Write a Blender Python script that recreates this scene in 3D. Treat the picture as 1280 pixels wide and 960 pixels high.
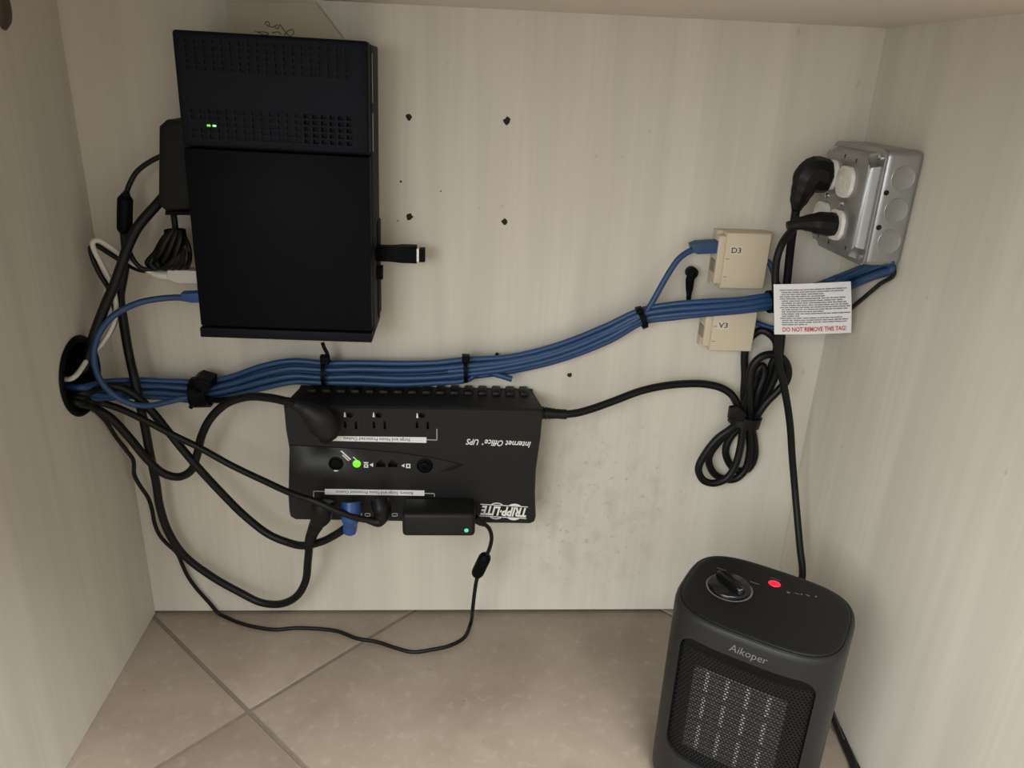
import bpy, bmesh, math, random
from mathutils import Vector, Matrix
random.seed(7)
S = bpy.context.scene
COL = S.collection
for o in list(bpy.data.objects): bpy.data.objects.remove(o)

# ------------------------------------------------------------------ camera
FPX = 961.0
RC = ((0.99764, -0.05593, 0.03979), (0.01610, -0.37304, -0.92768), (0.06673, 0.92613, -0.37126))   # world -> camera (x right, y down, z forward)
CAM = Vector((0.3947, -0.85, 0.6733))
cam_data = bpy.data.cameras.new('camera'); cam = bpy.data.objects.new('camera', cam_data); COL.objects.link(cam)
cam_data.sensor_width = 36; cam_data.lens = FPX / 1280 * 36; cam_data.clip_start = 0.01
_r = Matrix(RC).transposed() @ Matrix(((1, 0, 0), (0, -1, 0), (0, 0, -1)))
cam.matrix_world = Matrix.Translation(CAM) @ _r.to_4x4()
S.camera = cam
# ------------------------------------------------------------------ light
S.view_settings.view_transform = 'Standard'; S.view_settings.look = 'None'
S.view_settings.exposure = 1.25; S.view_settings.gamma = 1; S.view_settings.use_curve_mapping = False
w = bpy.data.worlds.new('room_light'); S.world = w; w.use_nodes = True
w.node_tree.nodes['Background'].inputs[0].default_value = (1.0, 0.95, 0.88, 1)
w.node_tree.nodes['Background'].inputs[1].default_value = 0.36
def area(name, loc, target, size, power, col):
    l = bpy.data.lights.new(name, 'AREA'); l.shape = 'RECTANGLE'; l.size, l.size_y = size; l.energy = power; l.color = col
    o = bpy.data.objects.new(name, l); COL.objects.link(o); o.location = loc
    o.rotation_euler = (Vector(target) - Vector(loc)).to_track_quat('-Z', 'Y').to_euler()
area('daylight_window', (-0.48, -1.8, 1.15), (0.5, 0, 0.25), (1.2, 1.3), 14, (0.97, 1.0, 1.0))
area('office_ceiling_light', (0.85, -1.95, 2.4), (0.3, -0.1, 0.1), (1.2, 0.6), 42, (1, 1.0, 0.97))

# ------------------------------------------------------------------ helpers
def ray(px, py):
    v = Vector((px - 640, py - 480, FPX)); return Matrix(RC).transposed() @ v
def at(px, py, y=None, x=None, z=None):      # a photo point brought to its real place on a plane of the room
    r = ray(px, py)
    if y is not None: t = (y - CAM.y) / r.y
    elif x is not None: t = (x - CAM.x) / r.x
    else: t = (z - CAM.z) / r.z
    return CAM + r * t
def wp(l):                                   # (px, py, distance in front of the back wall)
    return [at(p[0], p[1], y=-p[2]) if len(p) == 3 else Vector(p[1:]) for p in l]
MW = {}
def base_of(vs):
    xs = [v[0] for v in vs]; ys = [v[1] for v in vs]; zs = [v[2] for v in vs]
    return Vector(((min(xs) + max(xs)) / 2, (min(ys) + max(ys)) / 2, min(zs)))
def tag(o, label=None, cat=None, group=None, kind=None):
    if label: o['label'] = label
    if cat: o['category'] = cat
    if group: o['group'] = group
    if kind: o['kind'] = kind
    return o
def mk(name, bm, mat, parent=None, angle=40, local=False, flat=False, recalc=True):
    """link a bmesh as one object. world coordinates unless local (then in the parent's frame)"""
    if recalc: bmesh.ops.recalc_face_normals(bm, faces=bm.faces[:])
    o_loc = Vector((0, 0, 0))
    if parent is None:
        o_loc = base_of([v.co for v in bm.verts]); bm.transform(Matrix.Translation(-o_loc))
    elif not local:
        bm.transform(MW[parent].inverted())
    me = bpy.data.meshes.new(name); bm.to_mesh(me); bm.free()
    if not flat:
        for p in me.polygons: p.use_smooth = True
        me.set_sharp_from_angle(angle=math.radians(angle))
    me.materials.append(mat)
    o = bpy.data.objects.new(name, me); COL.objects.link(o)
    if parent is None: o.location = o_loc; MW[o] = Matrix.Translation(o_loc)
    else: o.parent = parent; MW[o] = MW[parent].copy()
    return o
def root(name, label, cat, loc, rot=(0, 0, 0), group=None):
    o = bpy.data.objects.new(name, None); o.empty_display_size = 0.02; COL.objects.link(o)
    o.location = loc; o.rotation_euler = rot
    from mathutils import Euler
    MW[o] = Matrix.Translation(Vector(loc)) @ Euler(rot).to_matrix().to_4x4()
    return tag(o, label, cat, group)
def B(): return bmesh.new()
def box(bm, lo, hi, bev=0, seg=2, m=None):
    r = bmesh.ops.create_cube(bm, size=1)
    vs = r['verts']; c = (Vector(lo) + Vector(hi)) / 2; s = Vector(hi) - Vector(lo)
    for v in vs: v.co = Vector((v.co.x * s.x, v.co.y * s.y, v.co.z * s.z)) + c
    if bev:
        es = list({e for v in vs for e in v.link_edges})
        rr = bmesh.ops.bevel(bm, geom=es, offset=bev, segments=seg, affect='EDGES', profile=0.5)
        vs = list({v for f in rr['faces'] for v in f.verts} | {v for v in vs if v.is_valid})
    if m is not None:
        for v in vs: v.co = m @ v.co
    return bm
def prism(bm, poly, fr, d0, d1, bev=0, seg=2, scale1=1.0):
    """poly in 2-D; fr=(origin, ux, uy, n); extruded along n from d0 to d1"""
    o, ux, uy, n = [Vector(q) for q in fr]
    cx = sum(p[0] for p in poly) / len(poly); cy = sum(p[1] for p in poly) / len(poly)
    a = [bm.verts.new(o + ux * p[0] + uy * p[1] + n * d0) for p in poly]
    b = [bm.verts.new(o + ux * (cx + (p[0] - cx) * scale1) + uy * (cy + (p[1] - cy) * scale1) + n * d1) for p in poly]
    k = len(poly)
    f0 = bm.faces.new(a[::-1]); f1 = bm.faces.new(b)
    for i in range(k): bm.faces.new((a[i], a[(i + 1) % k], b[(i + 1) % k], b[i]))
    if bev:
        bmesh.ops.bevel(bm, geom=list(f1.edges), offset=bev, segments=seg, affect='EDGES', profile=0.5)
    return bm
XZ = ((0, 0, 0), (1, 0, 0), (0, 0, 1), (0, -1, 0))         # the plane of the back wall, normal towards the room
def rrect(x0, y0, x1, y1, r, n=5):
    out = []
    for cx, cy, a0 in ((x1 - r, y1 - r, 0), (x0 + r, y1 - r, 90), (x0 + r, y0 + r, 180), (x1 - r, y0 + r, 270)):
        for i in range(n + 1):
            a = math.radians(a0 + 90 * i / n); out.append((cx + r * math.cos(a), cy + r * math.sin(a)))
    return out
def circle(cx, cy, r, n=24, ry=None):
    return [(cx + r * math.cos(2 * math.pi * i / n), cy + (ry or r) * math.sin(2 * math.pi * i / n)) for i in range(n)]
def spline(pts, sub):
    P = [Vector(p) for p in pts]; out = []; par = []
    Q = [P[0] * 2 - P[1]] + P + [P[-1] * 2 - P[-2]]
    for i in range(1, len(Q) - 2):
        a, b, c, d = Q[i - 1], Q[i], Q[i + 1], Q[i + 2]
        # centripetal Catmull-Rom
        t0 = 0; t1 = t0 + max((b - a).length, 1e-6) ** .5; t2 = t1 + max((c - b).length, 1e-6) ** .5; t3 = t2 + max((d - c).length, 1e-6) ** .5
        for k in range(sub):
            t = t1 + (t2 - t1) * k / sub
            A1 = a * ((t1 - t) / (t1 - t0)) + b * ((t - t0) / (t1 - t0)); A2 = b * ((t2 - t) / (t2 - t1)) + c * ((t - t1) / (t2 - t1)); A3 = c * ((t3 - t) / (t3 - t2)) + d * ((t - t2) / (t3 - t2))
            B1 = A1 * ((t2 - t) / (t2 - t0)) + A2 * ((t - t0) / (t2 - t0)); B2 = A2 * ((t3 - t) / (t3 - t1)) + A3 * ((t - t1) / (t3 - t1))
            out.append(B1 * ((t2 - t) / (t2 - t1)) + B2 * ((t - t1) / (t2 - t1))); par.append(i - 1 + k / sub)
    out.append(P[-1]); par.append(len(P) - 1)
    return out, par
def tube(bm, pts, r, n=10, sub=6, ref=None):
    """round cable through pts (r number), or a lofted body: r = list of (half width, half depth) per point, depth along ref"""
    C, par = spline(pts, sub); m = len(C); rings = []
    T = [(C[min(i + 1, m - 1)] - C[max(i - 1, 0)]).normalized() for i in range(m)]
    nrm = None
    for i in range(m):
        t = T[i]
        if ref is not None:
            s = t.cross(Vector(ref)); s = s.normalized() if s.length > 1e-4 else nrm; nrm = s; u = s; v = s.cross(t)
        else:
            if nrm is None: nrm = t.orthogonal().normalized()
            nrm = (nrm - t * nrm.dot(t)).normalized(); u = nrm; v = t.cross(u)
        if isinstance(r, (int, float)): ra = rb = r
        else:
            k = min(int(par[i]), len(r) - 2); fr = par[i] - k
            fr = fr * fr * (3 - 2 * fr)
            q0 = r[k] if isinstance(r[k], tuple) else (r[k], r[k]); q1 = r[k + 1] if isinstance(r[k + 1], tuple) else (r[k + 1], r[k + 1])
            ra = q0[0] + (q1[0] - q0[0]) * fr; rb = q0[1] + (q1[1] - q0[1]) * fr
        rings.append([bm.verts.new(C[i] + u * (ra * math.cos(2 * math.pi * j / n)) + v * (rb * math.sin(2 * math.pi * j / n))) for j in range(n)])
    for i in range(m - 1):
        for j in range(n):
            bm.faces.new((rings[i][j], rings[i][(j + 1) % n], rings[i + 1][(j + 1) % n], rings[i + 1][j]))
    bm.faces.new(rings[0][::-1]); bm.faces.new(rings[-1])
    return bm
def sleeve(bm, c, axis, ref, a, b, L, th, n=20):
    """a strap: an elliptical band around an axis"""
    axis = Vector(axis).normalized(); s = axis.cross(Vector(ref)).normalized(); v = s.cross(axis); c = Vector(c); R = []
    for k, (off, g) in enumerate(((-L / 2, 0), (-L / 2, th), (L / 2, th), (L / 2, 0))):
        R.append([bm.verts.new(c + axis * off + s * ((a + g) * math.cos(2 * math.pi * j / n)) + v * ((b + g) * math.sin(2 * math.pi * j / n))) for j in range(n)])
    for k in range(4):
        for j in range(n): bm.faces.new((R[k][j], R[k][(j + 1) % n], R[(k + 1) % 4][(j + 1) % n], R[(k + 1) % 4][j]))
    return bm
def lathe(bm, prof, fr, n=32):
    """prof: (radius, height along n)"""
    o, ux, uy, nn = [Vector(q) for q in fr]; rings = []
    for r, h in prof:
        if r < 1e-6: rings.append([bm.verts.new(o + nn * h)])
        else: rings.append([bm.verts.new(o + nn * h + ux * (r * math.cos(2 * math.pi * j / n)) + uy * (r * math.sin(2 * math.pi * j / n))) for j in range(n)])
    for A, Bq in zip(rings, rings[1:]):
        for j in range(n):
            if len(A) == 1 and len(Bq) == 1: continue
            if len(A) == 1: bm.faces.new((A[0], Bq[j], Bq[(j + 1) % n]))
            elif len(Bq) == 1: bm.faces.new((A[j], A[(j + 1) % n], Bq[0]))
            else: bm.faces.new((A[j], A[(j + 1) % n], Bq[(j + 1) % n], Bq[j]))
    return bm
def cut(bm, cutter):
    """bm minus cutter, returned as a new bmesh"""
    obs = []
    for b in (bm, cutter):
        bmesh.ops.recalc_face_normals(b, faces=b.faces[:])
        me = bpy.data.meshes.new('t'); b.to_mesh(me); b.free()
        o = bpy.data.objects.new('t', me); COL.objects.link(o); obs.append(o)
    md = obs[0].modifiers.new('b', 'BOOLEAN'); md.operation = 'DIFFERENCE'; md.object = obs[1]; md.solver = 'EXACT'
    dg = bpy.context.evaluated_depsgraph_get(); dg.update()
    me = bpy.data.meshes.new_from_object(obs[0].evaluated_get(dg))
    out = bmesh.new(); out.from_mesh(me)
    for o in obs:
        m = o.data; bpy.data.objects.remove(o); bpy.data.meshes.remove(m)
    bpy.data.meshes.remove(me)
    return out
def text(bm, s, c, ux, uy, width=None, height=None, shear=0, bold=0.0, thick=0.00008, left=False):
    """lettering lying in the plane ux, uy, centred on c"""
    cu = bpy.data.curves.new('t', 'FONT'); cu.body = s; cu.shear = shear; cu.offset = bold; cu.resolution_u = 2
    o = bpy.data.objects.new('t', cu); COL.objects.link(o)
    dg = bpy.context.evaluated_depsgraph_get(); dg.update()
    me = bpy.data.meshes.new_from_object(o.evaluated_get(dg))
    bpy.data.objects.remove(o); bpy.data.curves.remove(cu)
    xs = [v.co.x for v in me.vertices]; ys = [v.co.y for v in me.vertices]
    x0, x1, y0, y1 = min(xs), max(xs), min(ys), max(ys)
    if width is None: sy = height / (y1 - y0); sx = sy
    else: sx = width / (x1 - x0); sy = height / (y1 - y0) if height else sx
    ux = Vector(ux); uy = Vector(uy); n = ux.cross(uy); mx = x0 if left else (x0 + x1) / 2; my = (y0 + y1) / 2
    vs = [bm.verts.new(Vector(c) + ux * ((v.co.x - mx) * sx) + uy * ((v.co.y - my) * sy) + n * thick) for v in me.vertices]
    for p in me.polygons:
        try: bm.faces.new([vs[i] for i in p.vertices])
        except ValueError: pass
    bpy.data.meshes.remove(me)
    return bm

# ------------------------------------------------------------------ materials
def mat(name, col, rough=0.5, metal=0, spec=0.5, emit=None, estr=0, noise=0, nscale=60, bump=0, bscale=300, coat=0):
    m = bpy.data.materials.new(name); m.use_nodes = True; nt = m.node_tree; N = nt.nodes; L = nt.links; p = N['Principled BSDF']
    p.inputs['Base Color'].default_value = (*col, 1); p.inputs['Roughness'].default_value = rough; p.inputs['Metallic'].default_value = metal
    p.inputs['Specular IOR Level'].default_value = spec; p.inputs['Coat Weight'].default_value = coat
    if emit: p.inputs['Emission Color'].default_value = (*emit, 1); p.inputs['Emission Strength'].default_value = estr
    g = N.new('ShaderNodeNewGeometry')
    if noise:
        t = N.new('ShaderNodeTexNoise'); t.inputs['Scale'].default_value = nscale; t.inputs['Detail'].default_value = 4
        L.new(g.outputs['Position'], t.inputs['Vector'])
        mx = N.new('ShaderNodeMix'); mx.data_type = 'RGBA'
        mx.inputs[6].default_value = (*[c * (1 - noise) for c in col], 1); mx.inputs[7].default_value = (*[min(1, c * (1 + noise)) for c in col], 1)
        L.new(t.outputs['Fac'], mx.inputs[0]); L.new(mx.outputs[2], p.inputs['Base Color'])
    if bump:
        t = N.new('ShaderNodeTexNoise'); t.inputs['Scale'].default_value = bscale; t.inputs['Detail'].default_value = 2
        L.new(g.outputs['Position'], t.inputs['Vector'])
        b = N.new('ShaderNodeBump'); b.inputs['Strength'].default_value = bump; b.inputs['Distance'].default_value = 0.0005
        L.new(t.outputs['Fac'], b.inputs['Height']); L.new(b.outputs['Normal'], p.inputs['Normal'])
    return m
def laminate(name, base, stain=None):
    """pale whitewashed wood laminate: fine vertical grain, scuffs and specks"""
    m = bpy.data.materials.new(name); m.use_nodes = True; nt = m.node_tree; N = nt.nodes; L = nt.links; p = N['Principled BSDF']
    p.inputs['Roughness'].default_value = 0.5; p.inputs['Specular IOR Level'].default_value = 0.3
    g = N.new('ShaderNodeNewGeometry')
    def noise(scale, detail, vec=(1, 1, 1), off=(0, 0, 0), dist=0):
        mp = N.new('ShaderNodeMapping'); mp.inputs['Scale'].default_value = vec; mp.inputs['Location'].default_value = off
        t = N.new('ShaderNodeTexNoise'); t.inputs['Scale'].default_value = scale; t.inputs['Detail'].default_value = detail; t.inputs['Distortion'].default_value = dist
        L.new(g.outputs['Position'], mp.inputs['Vector']); L.new(mp.outputs[0], t.inputs['Vector']); return t.outputs['Fac']
    def ramp(fac, a, b, c0=0.0, c1=1.0):
        r = N.new('ShaderNodeMapRange'); r.inputs[1].default_value = a; r.inputs[2].default_value = b; r.inputs[3].default_value = c0; r.inputs[4].default_value = c1
        L.new(fac, r.inputs[0]); return r.outputs[0]
    def mix(fac, a, b):
        x = N.new('ShaderNodeMix'); x.data_type = 'RGBA'; L.new(fac, x.inputs[0])
        for i, q in ((6, a), (7, b)):
            if isinstance(q, tuple): x.inputs[i].default_value = (*q, 1)
            else: L.new(q, x.inputs[i])
        return x.outputs[2]
    def mul(a, b):
        x = N.new('ShaderNodeMath'); x.operation = 'MULTIPLY'; L.new(a, x.inputs[0]); L.new(b, x.inputs[1]); return x.outputs[0]
    hi = tuple(min(1, c * 1.05) for c in base); lo = tuple(c * 0.92 for c in base)
    c = mix(ramp(noise(26, 5, (1, 1, .06), dist=.3), .35, .65), lo, hi)
    c = mix(ramp(noise(160, 2, (1, 1, .03)), .45, .75, 0, .35), c, tuple(q * .86 for q in base))
    c = mix(ramp(noise(5, 2), .4, .7, 0, .25), c, tuple(q * k for q, k in zip(base, (.97, .93, .86))))
    sp = mul(ramp(noise(70, 2, (1, 1, .7), (3, 1, 2)), .70, .76), ramp(noise(9, 1, (1, 1, 1), (7, 1, 2)), .45, .6, 0, .35))
    c = mix(sp, c, (.28, .24, .20))
    if stain:
        vd = N.new('ShaderNodeVectorMath'); vd.operation = 'DISTANCE'; vd.inputs[1].default_value = stain[0]; L.new(g.outputs['Position'], vd.inputs[0])
        msk = ramp(vd.outputs['Value'], stain[1], stain[1] * .35)
        c = mix(mul(msk, ramp(noise(38, 4, (1, 1, .8)), .50, .75, 0, .42)), c, (.36, .30, .25))
        c = mix(mul(msk, ramp(noise(120, 3), .60, .72, 0, .38)), c, (.25, .21, .17))
    L.new(c, p.inputs['Base Color'])
    b = N.new('ShaderNodeBump'); b.inputs['Strength'].default_value = .12; b.inputs['Distance'].default_value = .0008
    L.new(noise(160, 3, (1, 1, .04)), b.inputs['Height']); L.new(b.outputs[0], p.inputs['Normal'])
    return m
def tile_mat():
    m = bpy.data.materials.new('beige_stone_tile'); m.use_nodes = True; nt = m.node_tree; N = nt.nodes; L = nt.links; p = N['Principled BSDF']
    p.inputs['Roughness'].default_value = 0.38; p.inputs['Specular IOR Level'].default_value = 0.4
    g = N.new('ShaderNodeNewGeometry')
    def nz(s, d, off, dist=0.0):
        mp = N.new('ShaderNodeMapping'); mp.inputs['Location'].default_value = off; L.new(g.outputs['Position'], mp.inputs['Vector'])
        t = N.new('ShaderNodeTexNoise'); t.inputs['Scale'].default_value = s; t.inputs['Detail'].default_value = d; t.inputs['Distortion'].default_value = dist
        L.new(mp.outputs[0], t.inputs['Vector']); return t.outputs['Fac']
    def ramp(fac, a, b, c0=0.0, c1=1.0):
        r = N.new('ShaderNodeMapRange'); r.inputs[1].default_value = a; r.inputs[2].default_value = b; r.inputs[3].default_value = c0; r.inputs[4].default_value = c1
        L.new(fac, r.inputs[0]); return r.outputs[0]
    def mix(fac, a, b):
        x = N.new('ShaderNodeMix'); x.data_type = 'RGBA'; L.new(fac, x.inputs[0])
        for i, q in ((6, a), (7, b)):
            if isinstance(q, tuple): x.inputs[i].default_value = (*q, 1)
            else: L.new(q, x.inputs[i])
        return x.outputs[2]
    c = mix(ramp(nz(8, 6, (0, 0, 0), .25), .34, .68), (.24, .193, .153), (.308, .256, .206))
    c = mix(ramp(nz(75, 6, (4, 1, 0), .3), .54, .76, 0, .5), c, (.38, .33, .275))
    c = mix(ramp(nz(20, 5, (1, 7, 0), .2), .58, .76, 0, .45), c, (.215, .165, .125))
    c = mix(ramp(nz(90, 2, (9, 2, 0)), .74, .78, 0, .7), c, (.16, .12, .09))
    L.new(c, p.inputs['Base Color'])
    b = N.new('ShaderNodeBump'); b.inputs['Strength'].default_value = .15; b.inputs['Distance'].default_value = .001
    L.new(nz(40, 4, (0, 3, 0)), b.inputs['Height']); L.new(b.outputs[0], p.inputs['Normal'])
    return m
WALLC = (.665, .635, .56)
M = dict(
    wall=laminate('whitewashed_laminate', WALLC, ((.56, 0, .165), .17)),
    side=laminate('whitewashed_laminate_side', WALLC),
    ceil=mat('pale_desk_underside', (.68, .63, .56), .6, noise=.04, nscale=30),
    tile=tile_mat(), grout=mat('brown_grout', (.17, .135, .105), .9, noise=.25, nscale=90),
    black=mat('matte_black_plastic', (.0022, .0028, .0044), .52, spec=.09, noise=.12, nscale=40, bump=.15, bscale=900),
    navy=mat('blue_black_painted_metal', (.0050, .0060, .0112), .52, spec=.12, noise=.1, nscale=30, bump=.1, bscale=700),
    ups=mat('charcoal_ups_plastic', (.0085, .0086, .009), .5, spec=.3, noise=.1, nscale=40, bump=.3, bscale=1400),
    upspanel=mat('ups_control_panel', (.0105, .0105, .010), .42, spec=.3, noise=.1, nscale=40),
    chip=mat('shaded_chipboard', (.022, .015, .010), .9, noise=.4, nscale=400),
    hole=mat('dark_hole', (.002, .002, .002), .8),
    cord=mat('black_rubber_cord', (.0042, .0043, .0048), .45, spec=.28, noise=.15, nscale=120),
    blue=mat('blue_cable_jacket', (.017, .060, .160), .45, noise=.15, nscale=80),
    blueplug=mat('blue_plug_plastic', (.022, .075, .26), .4, noise=.1, nscale=80),
    white=mat('white_cable_plastic', (.62, .60, .55), .4, noise=.05, nscale=60),
    ivory=mat('ivory_plastic', (.60, .53, .40), .45, noise=.04, nscale=40),
    shutter=mat('grey_port_shutter', (.23, .21, .18), .4, noise=.05, nscale=60),
    galv=mat('galvanised_steel', (.36, .37, .37), .38, metal=.75, noise=.18, nscale=30, bump=.1, bscale=120),
    recep=mat('white_receptacle_plastic', (.80, .78, .73), .35, noise=.03, nscale=50),
    chrome=mat('bright_screw_metal', (.75, .74, .70), .25, metal=1, noise=.05, nscale=100),
    heater=mat('charcoal_heater_plastic', (.0120, .0123, .0130), .45, spec=.35, noise=.08, nscale=40, bump=.15, bscale=1200),
    htop=mat('black_heater_top', (.006, .0062, .0068), .45, spec=.3, noise=.08, nscale=40),
    knob=mat('gloss_black_knob', (.004, .004, .005), .22, noise=.1, nscale=40, coat=.1),
    grille=mat('black_grille', (.006, .006, .0065), .45, spec=.3, noise=.1, nscale=60),
    fin=mat('grey_heating_fins', (.32, .315, .31), .4, metal=.6, noise=.2, nscale=120),
    alu=mat('aluminium_strip', (.85, .83, .80), .3, metal=.6, noise=.08, nscale=200),
    pw=mat('white_print', (.74, .74, .73), .5, noise=.03, nscale=200), pg=mat('grey_print', (.13, .13, .128), .5, noise=.03, nscale=200),
    pgl=mat('pale_grey_print', (.36, .36, .35), .5, noise=.03, nscale=200), pb=mat('black_print', (.03, .03, .035), .6, noise=.05, nscale=200), pr=mat('red_print', (.55, .045, .035), .6, noise=.05, nscale=200),
    label=mat('white_label', (.78, .78, .80), .55, noise=.03, nscale=60),
    tagface=mat('ivory_name_sticker', (.66, .60, .49), .5, noise=.03, nscale=60),
    paper=mat('yellowed_paper', (.60, .545, .41), .8, noise=.08, nscale=25),
    ink=mat('green_pen_ink', (.10, .13, .07), .7, noise=.1, nscale=100),
    brown=mat('brown_dome', (.075, .05, .04), .5, noise=.1, nscale=60),
    ledg=mat('green_led', (.05, .2, .02), .3, emit=(.20, 1, .02), estr=.42), ledw=mat('pale_green_led', (.1, .2, .1), .3, emit=(.45, 1, .40), estr=.45),
    ledc=mat('teal_led', (.05, .2, .15), .3, emit=(.10, .80, .48), estr=.32), ledr=mat('red_indicator', (.25, .01, .015), .3, emit=(1, .015, .05), estr=.45),
    ledoff=mat('unlit_red_led', (.05, .012, .01), .2), brick=mat('dark_grey_adapter', (.010, .010, .0095), .6, spec=.2, noise=.1, nscale=40),
)

# ------------------------------------------------------------------ the setting
W, YF, H = 0.8275, -0.66, 0.735
bm = B(); box(bm, (-0.02, 0, 0.0036), (W + 0.02, 0.018, 0.79))
ct = B()
hp_ = []
def hole(px, py, r, seed):
    rnd = random.Random(seed); p = at(px, py, y=0)
    pts_ = [(p.x + r * rnd.uniform(.65, 1.15) * math.cos(a), p.z + r * rnd.uniform(.7, 1.2) * math.sin(a)) for a in [2 * math.pi * i / 11 for i in range(11)]]
    prism(ct, pts_, XZ, -.010, .002); hp_.append(pts_)
for i, (px, py, r) in enumerate(((511, 146, .0034), (634, 151, .0042), (512, 271, .0040), (631, 277, .0036), (501, 227, .0014), (712, 469, .0030), (551, 239, .0009), (497, 276, .0009))): hole(px, py, r, i)
bm = cut(bm, ct)
box(bm, (-0.02, 0.012, -0.004), (W + 0.02, 0.018, 0.01))  # added strip behind the floor gap, stops outside light leaking in
wb = tag(mk('wall_back', bm, M['wall']), kind='structure')
for q_ in hp_:
    bm = B(); prism(bm, q_, XZ, -.0098, -.0007); mk('screw_hole', bm, M['chip'], wb)  # dark brown plug paints the shade inside each chipboard hole
GY, GZ, GR = -0.0815, 0.3665, 0.0425                       # cable grommet in the left wall
bm = B(); box(bm, (-0.019, YF, 0.0006), (-0.0006, -0.0006, 0.79)); ct = B()
prism(ct, circle(0, 0, GR - .0065, 32), ((0, GY, GZ), (0, 1, 0), (0, 0, 1), (1, 0, 0)), -.03, .01)
tag(mk('wall_left', cut(bm, ct), M['side']), kind='structure')
bm = B(); box(bm, (W + .0006, YF, 0.0006), (W + 0.019, -0.0008, 0.79))
tag(mk('wall_right', bm, M['side']), kind='structure')
bm = B(); box(bm, (-0.019, YF - .03, H), (W + 0.019, -0.0004, H + 0.028))
tag(mk('ceiling', bm, M['ceil']), kind='structure')
X0, X1, Y0, Y1 = -1.3, 2.1, -2.3, 0.02
bm = B(); box(bm, (X0, Y0, -0.03), (X1, Y1, -0.0014))
floor = tag(mk('floor', bm, M['grout']), kind='structure')
def clip(poly, ax, lim, keep_less):
    out = []
    for i in range(len(poly)):
        a, b = poly[i], poly[(i + 1) % len(poly)]
        ia = (a[ax] <= lim) == keep_less; ib = (b[ax] <= lim) == keep_less
        if ia: out.append(a)
        if ia != ib:
            t = (lim - a[ax]) / (b[ax] - a[ax]); out.append(tuple(a[k] + (b[k] - a[k]) * t for k in (0, 1)))
    return out
PT, GAP = 0.4845, 0.0027
ic = (0.1633, -0.1707); s2 = math.sqrt(.5)
for i in range(-6, 7):
    for j in range(-6, 7):
        q = []
        for a, b in ((GAP, GAP), (PT - GAP, GAP), (PT - GAP, PT - GAP), (GAP, PT - GAP)):
            u, v = i * PT + a, j * PT + b; q.append((ic[0] + (u - v) * s2, ic[1] + (u + v) * s2))
        for ax, lim, less in ((0, X0, False), (0, X1, True), (1, Y0, False), (1, Y1, True)):
            q = clip(q, ax, lim, less) if len(q) > 2 else q
        if len(q) < 3: continue
        area2 = sum(q[k][0] * q[(k + 1) % len(q)][1] - q[(k + 1) % len(q)][0] * q[k][1] for k in range(len(q)))
        if abs(area2) < 2e-4: continue
        bm = B(); prism(bm, q, ((0, 0, 0), (1, 0, 0), (0, 1, 0), (0, 0, 1)), -.0014, 0, .0006, 2)
        mk('tile', bm, M['tile'], floor)

# ------------------------------------------------------------------ cable grommet, brown stand-in dome, paper
gf = ((0, GY, GZ), (0, 1, 0), (0, 0, 1), (1, 0, 0))
g = root('cable_grommet', 'round black plastic cable grommet in the left wall', 'grommet', (0, GY, GZ - GR))
bm = B(); lathe(bm, [(GR - .0072, -.045), (GR - .0072, .0010), (GR - .0045, .0030), (GR - .0015, .0026), (GR, .0008), (GR, .0002), (GR - .0068, .0002), (GR - .0068, -.045)], gf, 48); mk('flange', bm, M['black'], g)
bm = B(); prism(bm, circle(0, 0, GR - .0068, 32), gf, -.047, -.045); mk('light_block_cap', bm, M['hole'], g)  # added cap, blocks outside light so the grommet stays dark
p = at(1, 8, x=0); bm = B()
lathe(bm, [(0, .006), (.006, .0055), (.010, .0035), (.0125, 0), (0, 0)], ((0, p.y, p.z), (0, 1, 0), (0, 0, 1.5), (1, 0, 0)), 24)
tag(mk('stand_in_dome', bm, M['brown']), 'round brown dome high on the left wall, standing in for a likely finger', 'plug')  # made-up dome where a finger likely covers the lens
t = root('paper_note', 'yellowed paper note with green handwriting, stuck to wall behind the computer top', 'note', tuple(at(350, 48, y=0)))
pl = [(284, 1), (287, 28), (292, 40), (290, 70), (445, 70), (428, 47), (395, 4)]
bm = B(); prism(bm, [(q.x, min(q.z, H - .001)) for q in (at(a, b, y=-.004) for a, b in pl)], XZ, .0040, .0046); mk('sheet', bm, M['paper'], t, flat=True)
bm = B()
for st in ([(318, 38), (324, 41), (330, 44), (336, 42), (331, 40), (322, 40)], [(331, 31), (333, 27), (337, 29), (336, 32), (333, 31), (340, 34), (347, 31)], [(343, 33), (347, 36), (350, 31), (353, 36)], [(353, 35), (357, 41), (355, 44), (361, 38), (366, 37), (367, 42), (362, 45), (358, 41)], [(340, 41), (348, 40), (352, 43)]):
    tube(bm, [at(a, b, y=-.0047) for a, b in st], .00045, 5, 4)
mk('handwriting', bm, M['ink'], t)

# ------------------------------------------------------------------ desktop computer on the wall
PW, PH, PD = .1735, .2885, .081
pc = root('desktop_computer', 'black slim computer case mounted upright on the wall, vents at its top', 'computer', (.2147, 0, .4105), (0, math.radians(.85), 0))
hw = PW / 2; SEAM = .1875
bm = B(); box(bm, (-hw + .003, -.066, .002), (hw + .001, -.004, PH - .002), .002); mk('chassis', bm, M['navy'], pc, local=True)
bm = B(); box(bm, (-hw, -PD, SEAM + .0012), (hw, -.060, PH), .003, 3)
ct = B()
for r in range(5):
    for c in range(19):
        x = -.0735 + c * .0079
        for z0 in (.2575, .1985):
            z = z0 + r * .0056
            if z0 < .2 and c < 3 and r in (2,): continue
            box(ct, (x - .0027, -PD - .01, z - .0018), (x + .0027, -PD + (.0045 if z0 < .2 and c > 12 else .0018), z + .0018))
mk('vent_cover', cut(bm, ct), M['navy'], pc, local=True)
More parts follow.
